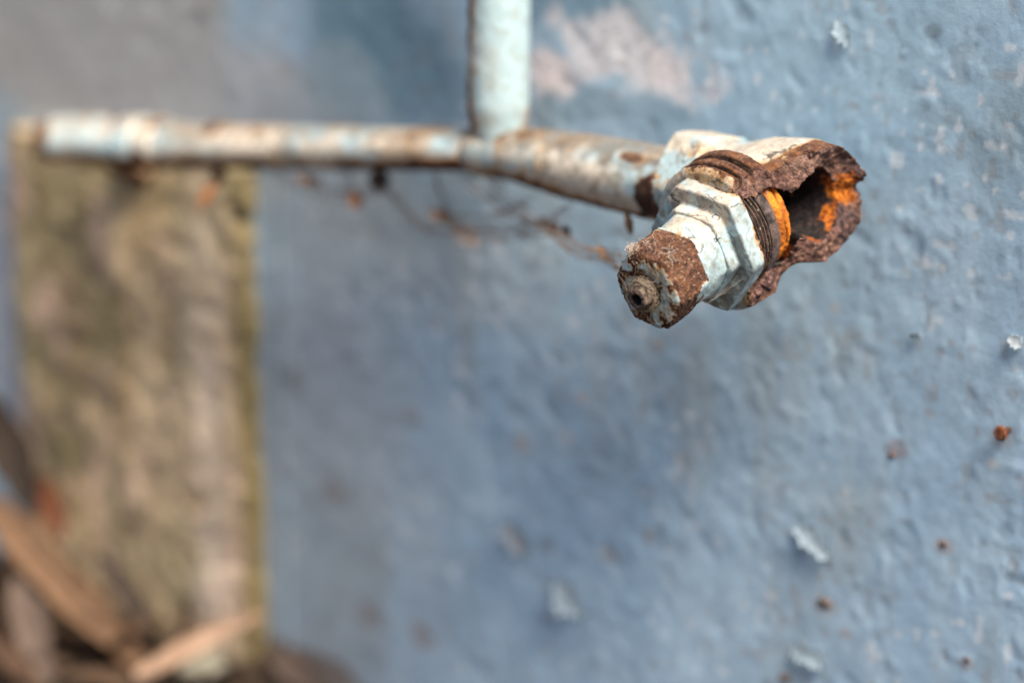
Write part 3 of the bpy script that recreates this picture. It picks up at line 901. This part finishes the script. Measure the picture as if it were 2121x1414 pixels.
for k in range(110):
    p = ctr + RNG.normal(size=3) * np.array([0.9, 0.55, 0.8])
    parts.append(tube(fibre(p, 20, 0.35, 0.4, lambda q: (ctr - q) * 0.25, 900 + k), random.uniform(0.03, 0.06), 4))
for k in range(26):                                           # loose hair along the upper edge of the nut
    a = math.radians(random.uniform(40, 120))
    p = np.array([12.9 * math.cos(a), 12.9 * math.sin(a), random.uniform(56, 61.5)])
    def hug(q):
        r = math.hypot(q[0], q[1])
        return np.array([q[0], q[1], 0]) / r * (13.2 - r) * 0.6
    parts.append(tube(fibre(p, 14, 0.45, 0.3, hug, 1200 + k), random.uniform(0.03, 0.055), 4))
V, Fq = join(parts)
V = off(V)
lint = mesh('lint', W(V), Fq, web_mat('pale_lint', (0.62, 0.50, 0.40), 1.0))
tag(lint, 'pale fluffy clump of lint on the upper left edge of the rusty nut', 'lint')
parts = []
for a, b, sag in (((9, 16, 24.5), (13.5, 4, 29), 0.8), ((2, -18.2, 36), (9, -17, 22), 1.4), ((-4, -18, 38), (-2, -13, 48), 1.2),
                  ((1, 15, 38), (-3, 12, 50), 0.4), ((10, -17, 10), (15, -11, -2), 0.7), ((9, 19, 22), (12, 14, 26), 0.3), ((14, -9, 36), (12, -7, 48), 0.2),
                  ((15, -6, 34), (11.5, -8, 47.6), 0.2), ((7, 16, 36), (2, 13, 47), 0.3)):
    for q in range(4):
        a2, b2 = np.array(a) + RNG.normal(size=3) * 0.7, np.array(b) + RNG.normal(size=3) * 0.9
        t = np.linspace(0, 1, 12)[:, None]
        parts.append(tube(a2 * (1 - t) + b2 * t - np.array([0, sag, 0]) * np.sin(t * math.pi), random.uniform(0.010, 0.022), 4))
V, Fq = join(parts)
V = off(V)
silk = mesh('spider_silk', W(V), Fq, M_silk)
tag(silk, 'fine pale spider threads strung between the white hexagons and the torn rim', 'cobweb')

# ------------------------------------------------------------------ the pipe behind the valve
pipe = empty('water_pipe', at(1035, 330, 0.815))
tag(pipe, 'old white painted water pipe with rust patches, tee and riser along the wall', 'pipe')
def pp(name, V, Fq, col, rust, mat=None):
    o = mesh(name, V, Fq, mat or M_pipe, pipe, col, rust)
    o.location = -np.asarray(pipe.location)
    return o
def sweep(pts, rad, n, ds, samples=None):
    """tube along a poly-line of points with a radius at each, finely resampled"""
    pts = np.asarray(pts, float)
    seg = np.r_[0, np.cumsum(np.linalg.norm(np.diff(pts, axis=0), axis=1))]
    t = np.linspace(0, seg[-1], int(seg[-1] / ds) + 2)
    Pc = np.stack([np.interp(t, seg, pts[:, k]) for k in range(3)], 1)
    for _ in range(4):
        q = Pc.copy()
        q[1:-1] = 0.25 * Pc[:-2] + 0.5 * Pc[1:-1] + 0.25 * Pc[2:]
        Pc = q
    r = np.interp(t, seg, rad)
    V, Fq = tube(Pc, r, n)
    ang = np.tile(np.linspace(0, 2 * np.pi, n, endpoint=False), len(Pc))
    return V, Fq, np.repeat(t / seg[-1], n), np.repeat(Pc, n, 0)
def rusty(V, Fq, m0, seed, warm, f=1.0, bump=0.4, dirt=0.6, bright=1.0, stain=1.0):
    n0 = normals(V, Fq)
    mm = V * 1000.0
    na, nb = fbm(mm, 0.07 * f, 4, seed), fbm(mm, 0.3 * f, 3, seed + 3)
    m = m0 + (na - .5) * 0.95 + (nb - .5) * 0.4
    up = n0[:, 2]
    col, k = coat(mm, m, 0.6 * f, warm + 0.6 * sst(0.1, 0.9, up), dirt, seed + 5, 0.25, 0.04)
    col = col * (1 + (bright - 1) * (1 - k))[:, None]
    tan = sst(0.50, 0.66, fbm(mm, 0.045 * f, 4, seed + 21) + 0.09 * up) * (1 - k) * stain
    col = lerp(col, (0.43, 0.28, 0.155), 0.6 * tan)
    under_tone = sst(-0.25, -0.85, up + (nb - .5) * 0.9) * stain  # browner on faces that point down
    col = lerp(col, (0.105, 0.070, 0.048), 0.75 * under_tone)
    d = (fbm(mm, 0.25, 3, seed + 7) - .5) * bump - k * 0.25 + k * (fbm(mm, 0.8, 3, seed + 8) - .5) * 0.7
    return V + n0 * d[:, None] * 0.001, col, k
# stub from the tee into the valve's hexagon
axis_pt = lambda s: VALVE + U3 * (s * MM) + Y3 * (-4.0 * MM)
ss = [-43, -50, -62, -76, -88, -98, -106, -121, -132]
V, Fq, t, Pc = sweep([axis_pt(s) for s in ss], np.array([12.1, 12.0, 11.8, 11.5, 11.2, 10.8, 10.2, 8.9, 7.6]) * MM, 120, 0.0007)
sl = (Pc - VALVE) @ U3 * 1000
hgt = (V - Pc)[:, 2] * 1000
vw = (V - Pc) @ (-FWD) * 1000
m0 = 0.20 + 0.20 * np.exp(-((sl + 112) / 7) ** 2) + 0.14 * sst(2, 9, hgt) * sst(-90, -100, sl) + 0.50 * sst(-3, -8.5, hgt) * sst(-66, -80, sl) + 0.30 * sst(-7, -10, hgt)
# the dark scab of rust beside the hexagon
m0 = m0 + 0.95 * sst(0.35, 0.6, np.exp(-(((sl + 51.0 - 0.22 * hgt) / 6.2) ** 2 + ((hgt + 2.0) / 8.0) ** 2)) + (fbm(V * 1000, 0.25, 3, 340) - .5) * 0.5)
m0 = m0 + 0.7 * np.exp(-(((sl + 60) / 6.0) ** 2 + ((hgt - 8.5) / 1.6) ** 2))
V, col, k = rusty(V, Fq, m0 - 0.03, 350, 0.60, 1.0, 0.4, 0.9, 1.3, 1.0)
scab = np.exp(-(((sl + 51.0) / 8) ** 2 + ((hgt + 4.5) / 8.0) ** 2))
col = lerp(col, (0.045, 0.022, 0.014), 0.75 * k * sst(0.2, 0.5, scab))
pp('stub_pipe', V, Fq, col, k)
# tee: socket on the run, boss of the riser
tee_c = axis_pt(-130)
tz = float(np.dot(tee_c - CAM, FWD))
LEFT_PTS = [tee_c + U3 * 0.012, tee_c, at(985, 310, tz + 0.006), at(900, 308, tz + 0.016), at(600, 304, 0.885), at(330, 300, 0.925), at(150, 288, 0.950)]
V, Fq, t, Pc = sweep([tee_c + U3 * 0.017, tee_c + U3 * 0.012, tee_c, at(1000, 310, tz + 0.004), at(985, 310, tz + 0.006), at(975, 310, tz + 0.007)],
                     np.array([8.2, 8.7, 9.3, 9.0, 8.2, 7.2]) * MM, 90, 0.0008)
V, col, k = rusty(V, Fq, 0.36 + 0.25 * sst(-3, -8, (V - Pc)[:, 2] * 1000), 360, 0.6, 1.0, 0.4, 0.8, 1.15)
pp('tee_fitting', V, Fq, col, k)
rb = tee_c + np.array([0, 0, 0.002])
rt = np.array([rb[0] + 0.002, rb[1], rb[2] + 0.22])
V, Fq, t, Pc = sweep([rb, rb + (rt - rb) * 0.05, rb + (rt - rb) * 0.06, rb + (rt - rb) * 0.5, rt, rt + np.array([0, 0, 0.6])], np.array([8.0, 10.0, 10.3, 10.3, 10.4, 10.4]) * MM, 100, 0.0012)
rel = (V - Pc)
lat = rel @ RIGHT * 1000
m0 = -0.05 + 0.45 * sst(-6.5, -9.5, lat) + 0.42 * sst(0.035, 0.012, t)  # rust here and teal below also paint in the shaded left side
V, col, k = rusty(V, Fq, m0, 370, -0.30, 1.0, 0.4, 0.45, 1.25, 0.35)
col = lerp(col, (0.13, 0.33, 0.33), 0.6 * sst(-5.5, -8, lat) * sst(0.46, 0.58, fbm(V * 1000, 0.05, 2, 377)) * (1 - k))
pp('riser_pipe', V, Fq, col, k)
# the long run to the left
V, Fq, t, Pc = sweep(LEFT_PTS, np.array([7.3, 7.3, 7.2, 7.3, 8.0, 8.6, 8.8]) * MM, 80, 0.0011)
hgt = (V - Pc)[:, 2] * 1000
m0 = 0.02 + 0.18 * sst(3, 7, hgt) + 0.62 * sst(-1.5, -5.0, hgt) + 0.35 * np.exp(-((t - 0.1) / 0.08) ** 2) + 0.45 * np.exp(-(((t - 0.66) / 0.02) ** 2)) * sst(3, 6, hgt)
V, col, k = rusty(V, Fq, m0, 380, 0.55, 1.0, 0.4, 0.75, 1.5, 0.8)
pp('horizontal_pipe', V, Fq, col, k)
# coupling and elbow at the far left end
V, Fq, t, Pc = sweep([at(345, 296, 0.923), at(338, 296, 0.924), at(312, 295, 0.928), at(306, 295, 0.929), at(300, 294, 0.930), at(268, 293, 0.934), at(256, 292, 0.936)],
                     np.array([8.4, 10.0, 10.0, 7.8, 10.2, 10.2, 8.2]) * MM, 80, 0.0008)
hgt = (V - Pc)[:, 2] * 1000
m0 = 0.12 + 0.95 * np.exp(-(((t - 0.30) / 0.16) ** 2)) * sst(2, -3, hgt) + 0.35 * sst(4, 8, hgt) + 0.5 * sst(-2, -6, hgt)
V, col, k = rusty(V, Fq, m0, 390, 0.45, 1.0, 0.4, 0.6, 1.5, 0.6)
pp('coupling', V, Fq, col, k)
ep = at(95, 288, 0.957)
V, Fq, t, Pc = sweep([at(262, 292, 0.935), at(236, 291, 0.939), at(228, 291, 0.940), at(205, 290, 0.943), at(150, 288, 0.950), at(115, 288, 0.954), ep + np.array([0.0, 0.012, -0.001]),
                      ep + np.array([-0.001, 0.03, -0.005]), np.array([ep[0] - 0.001, -0.004, ep[2] - 0.020]), np.array([ep[0] - 0.001, 0.02, ep[2] - 0.022])],
                     np.array([8.1, 8.2, 9.4, 9.6, 9.4, 9.2, 9.0, 8.6, 8.2, 8.2]) * MM, 80, 0.0010)
hgt = (V - Pc)[:, 2] * 1000
lat = (V - CAM) @ RIGHT / ((V - CAM) @ FWD) * FPX + CX
m0 = 0.08 + 0.16 * sst(4, 8, hgt) + 0.5 * sst(-2, -6, hgt) + 0.55 * sst(112, 75, lat) + 0.45 * np.exp(-((lat - 240) / 10) ** 2) + 0.3 * sst(0.42, 0.62, t)
V, col, k = rusty(V, Fq, m0, 395, 0.5, 1.0, 0.4, 0.7, 1.55, 0.6)
pp('elbow', V, Fq, col, k)

# ------------------------------------------------------------------ scraps of dead leaf and web hanging under the pipe
SCR = 'dead scraps caught in cobweb under the pipe'
def scrap(p0, p1, z, wpx, c, label, seed, name='dead_scrap', sag=0.08, fold=0.3):
    V, Fq, s = blade(at(*p0, z), at(*p1, z + 0.004), wpx * z / FPX, -FWD + 0.4 * UP, sag, fold, 0.05, (0.3, 0.15), 12, 5, 0.0005, seed)
    g = vn(V, 500, seed)
    o = mesh(name, V, Fq, M_leaf, None, np.tile([c], (len(V), 1)) * (0.75 + 0.5 * g)[:, None], np.full(len(V), 0.5))
    tag(o, label, 'dead scrap', SCR)
scrap((940, 478), (992, 506), 0.845, 42, (0.72, 0.56, 0.47), 'pale pink oval scrap hanging in the web below the tee', 501)
scrap((888, 440), (938, 462), 0.845, 30, (0.36, 0.23, 0.16), 'tan scrap hanging just up and left of the pale pink one', 502)
scrap((458, 340), (452, 384), 0.905, 30, (0.060, 0.030, 0.018), 'dark brown tuft hanging from the pipe over the pier', 503)
scrap((444, 378), (418, 432), 0.905, 24, (0.40, 0.17, 0.07), 'narrow orange brown leaf scrap dangling over the pier', 504)
scrap((790, 350), (785, 396), 0.860, 44, (0.075, 0.055, 0.045), 'blackish tuft hanging under the middle of the left pipe', 505)
scrap((728, 398), (742, 432), 0.865, 30, (0.40, 0.20, 0.11), 'small rusty orange scrap below the middle of the left pipe', 506)
scrap((612, 368), (668, 386), 0.878, 24, (0.42, 0.27, 0.19), 'faint pinkish tan scrap close under the left pipe right of the pier', 507)
scrap((1135, 462), (1158, 482), 0.800, 22, (0.30, 0.18, 0.11), 'small brown scrap in the web right of the pale pink one', 508)
scrap((1238, 510), (1256, 538), 0.775, 22, (0.42, 0.24, 0.14), 'small orange tan scrap in the web left of the rusty nut', 509)
scrap((1168, 466), (1176, 494), 0.795, 16, (0.07, 0.05, 0.045), 'tiny dark scrap next to the small brown one in the web', 510)
scrap((1297, 442), (1307, 486), 0.757, 17, (0.075, 0.045, 0.03), 'small dark splinter hanging under the rust scab by the valve', 511, 'splinter')
scrap((486, 420), (500, 462), 0.915, 26, (0.13, 0.095, 0.06), 'brown olive scrap over the upper right edge of the pier', 512)
parts = []
for a, b, z0, z1, sg in (((960, 352), (1140, 470), .83, .80, .004), ((1000, 365), (1290, 560), .825, .76, .002), ((900, 345), (930, 455), .84, .845, .0), ((930, 455), (1140, 470), .845, .80, .004),
                         ((560, 350), (800, 385), .89, .86, .004), ((800, 385), (970, 490), .86, .845, .004), ((1140, 470), (1262, 530), .80, .772, .002), ((1100, 410), (900, 440), .81, .845, .003),
                         ((1262, 530), (1300, 545), .772, .715, .0005), ((720, 350), (735, 410), .87, .865, 0), ((1180, 430), (930, 455), .79, .845, .003)):
    for q in range(5):
        t = np.linspace(0, 1, 26)[:, None]
        A, B = at(*a, z0) + RNG.normal(size=3) * 0.0015, at(*b, z1) + RNG.normal(size=3) * 0.0015
        L = A * (1 - t) + B * t - np.array([0, 0, sg + 0.002 * q / 3]) * np.sin(t * math.pi) + (RNG.normal(size=(26, 3)) * 0.00025)
        parts.append(tube(L, np.clip(0.00016 * (0.5 + 2.2 * RNG.random(26) ** 3), 0.00008, 0.0006), 5))
V, Fq = join(parts)
hang = mesh('hanging_cobweb', V, Fq, web_mat('brown_cobweb', (0.32, 0.22, 0.16), 0.8))
tag(hang, 'dusty brown cobweb strands slung under the pipe from the tee to the nut', 'cobweb')

# ------------------------------------------------------------------ dry leaves heaped at the foot of the pier
LV = 'dry leaves heaped at the foot of the wall'
def leaf(p0, z0, p1, z1, wpx, c0, c1, label, seed, sag=0.05, fold=0.35, tilt=0.5, name='dry_leaf', taper=(0.3, 0.1), cat='leaf'):
    A, B = at(*p0, z0), at(*p1, z1)
    V, Fq, s = blade(A, B, wpx * (z0 + z1) / 2 / FPX, -FWD + tilt * UP, sag, fold, 0.03, taper, 40, 11, 0.0009, seed, 0.05)
    vein = vn(np.c_[s * 9, V[:, 0] * 40, V[:, 2] * 40], 1.0, seed)
    g = 0.5 * vein + 0.5 * fbm(V, 120, 3, seed + 1)
    cc = lerp(c0, c1, sst(0.3, 0.7, g)) * 0.72
    cc = lerp(cc, np.array(c0) * 0.35, 0.6 * np.exp(-(s / 0.09) ** 2))
    o = mesh(name, V, Fq, M_leaf, None, cc, np.full(len(V), 0.5))
    tag(o, label, cat, LV)
leaf((-60, 1010), 1.03, (335, 1420), 1.00, 86, (0.115, 0.058, 0.028), (0.25, 0.14, 0.075), 'long broad brown leaf slanting down across the lower left corner', 601, 0.03, 0.3)
leaf((280, 1400), 0.955, (545, 1272), 0.975, 48, (0.34, 0.205, 0.13), (0.58, 0.385, 0.27), 'bright pinkish tan leaf rising right across the foot of the pier', 602, 0.03, 0.5)
leaf((330, 1425), 0.99, (520, 1345), 1.02, 46, (0.38, 0.35, 0.26), (0.62, 0.57, 0.44), 'pale greenish leaf just under the bright pinkish tan one', 603, 0.02, 0.4)
leaf((30, 1190), 1.02, (110, 1440), 0.99, 72, (0.10, 0.068, 0.052), (0.21, 0.145, 0.11), 'greyish pink leaf blade hanging left of the long brown leaf', 604, 0.04, 0.3)
leaf((-40, 1290), 1.0, (90, 1440), 0.98, 50, (0.06, 0.03, 0.015), (0.13, 0.07, 0.04), 'dark brown leaf in the very bottom left corner', 605, 0.03, 0.3)
leaf((75, 985), 1.045, (130, 1120), 1.03, 62, (0.11, 0.032, 0.012), (0.19, 0.062, 0.022), 'short dark reddish leaf behind the long brown leaf', 606, 0.05, 0.3)
leaf((-30, 820), 1.05, (75, 1075), 1.03, 95, (0.020, 0.012, 0.008), (0.055, 0.034, 0.02), 'very dark curled leaf over the left edge of the pier', 607, 0.05, 0.4)
leaf((560, 1335), 1.01, (660, 1440), 0.98, 70, (0.085, 0.057, 0.045), (0.16, 0.11, 0.085), 'dull brown leaf against the blue wall right of the pier foot', 608, 0.04, 0.3)
leaf((350, 1330), 1.015, (430, 1250), 1.035, 54, (0.13, 0.09, 0.055), (0.24, 0.17, 0.105), 'small tan leaf lying on the pier above the bright leaf', 609, 0.04, 0.3)
leaf((200, 1150), 1.03, (330, 1310), 1.02, 48, (0.040, 0.028, 0.022), (0.10, 0.07, 0.05), 'dark leaf tucked along the right side of the long brown leaf', 610, 0.04, 0.35)
# loose litter under them, too mixed to count
parts, cols = [], []
for k in range(420):
    x = random.uniform(-0.62, -0.285)
    y = random.uniform(-0.06, -0.012)
    z = GROUND_Z + random.uniform(-0.03, 0.002)
    L = random.uniform(0.02, 0.06)
    d = np.array([random.uniform(-1, 1), random.uniform(-1, 1), random.uniform(-0.35, 0.5)])
    d /= np.linalg.norm(d)
    a = np.array([x, y, z])
    b = a + d * L
    b[1] = min(b[1], -0.006)
    V, Fq, s = blade(a, b, random.uniform(0.006, 0.014), (random.uniform(-.5, .5), random.uniform(-.8, .2), 1), random.uniform(-.1, .1), random.uniform(0.1, 0.6), 0.05, (0.2, 0.05), 9, 5, 0.0004, 2000 + k)
    V[:, 1] = np.minimum(V[:, 1], -0.004)
    parts.append((V, Fq))
    tone = random.random()
    cols.append(np.tile([np.array((0.020, 0.012, 0.008)) * (1 - tone) + np.array((0.105, 0.060, 0.034)) * tone], (len(V), 1)))
V, Fq = join(parts)
lit = mesh('leaf_litter', V, Fq, M_leaf, None, np.concatenate(cols), np.full(len(V), 0.6))
lit['kind'] = 'stuff'
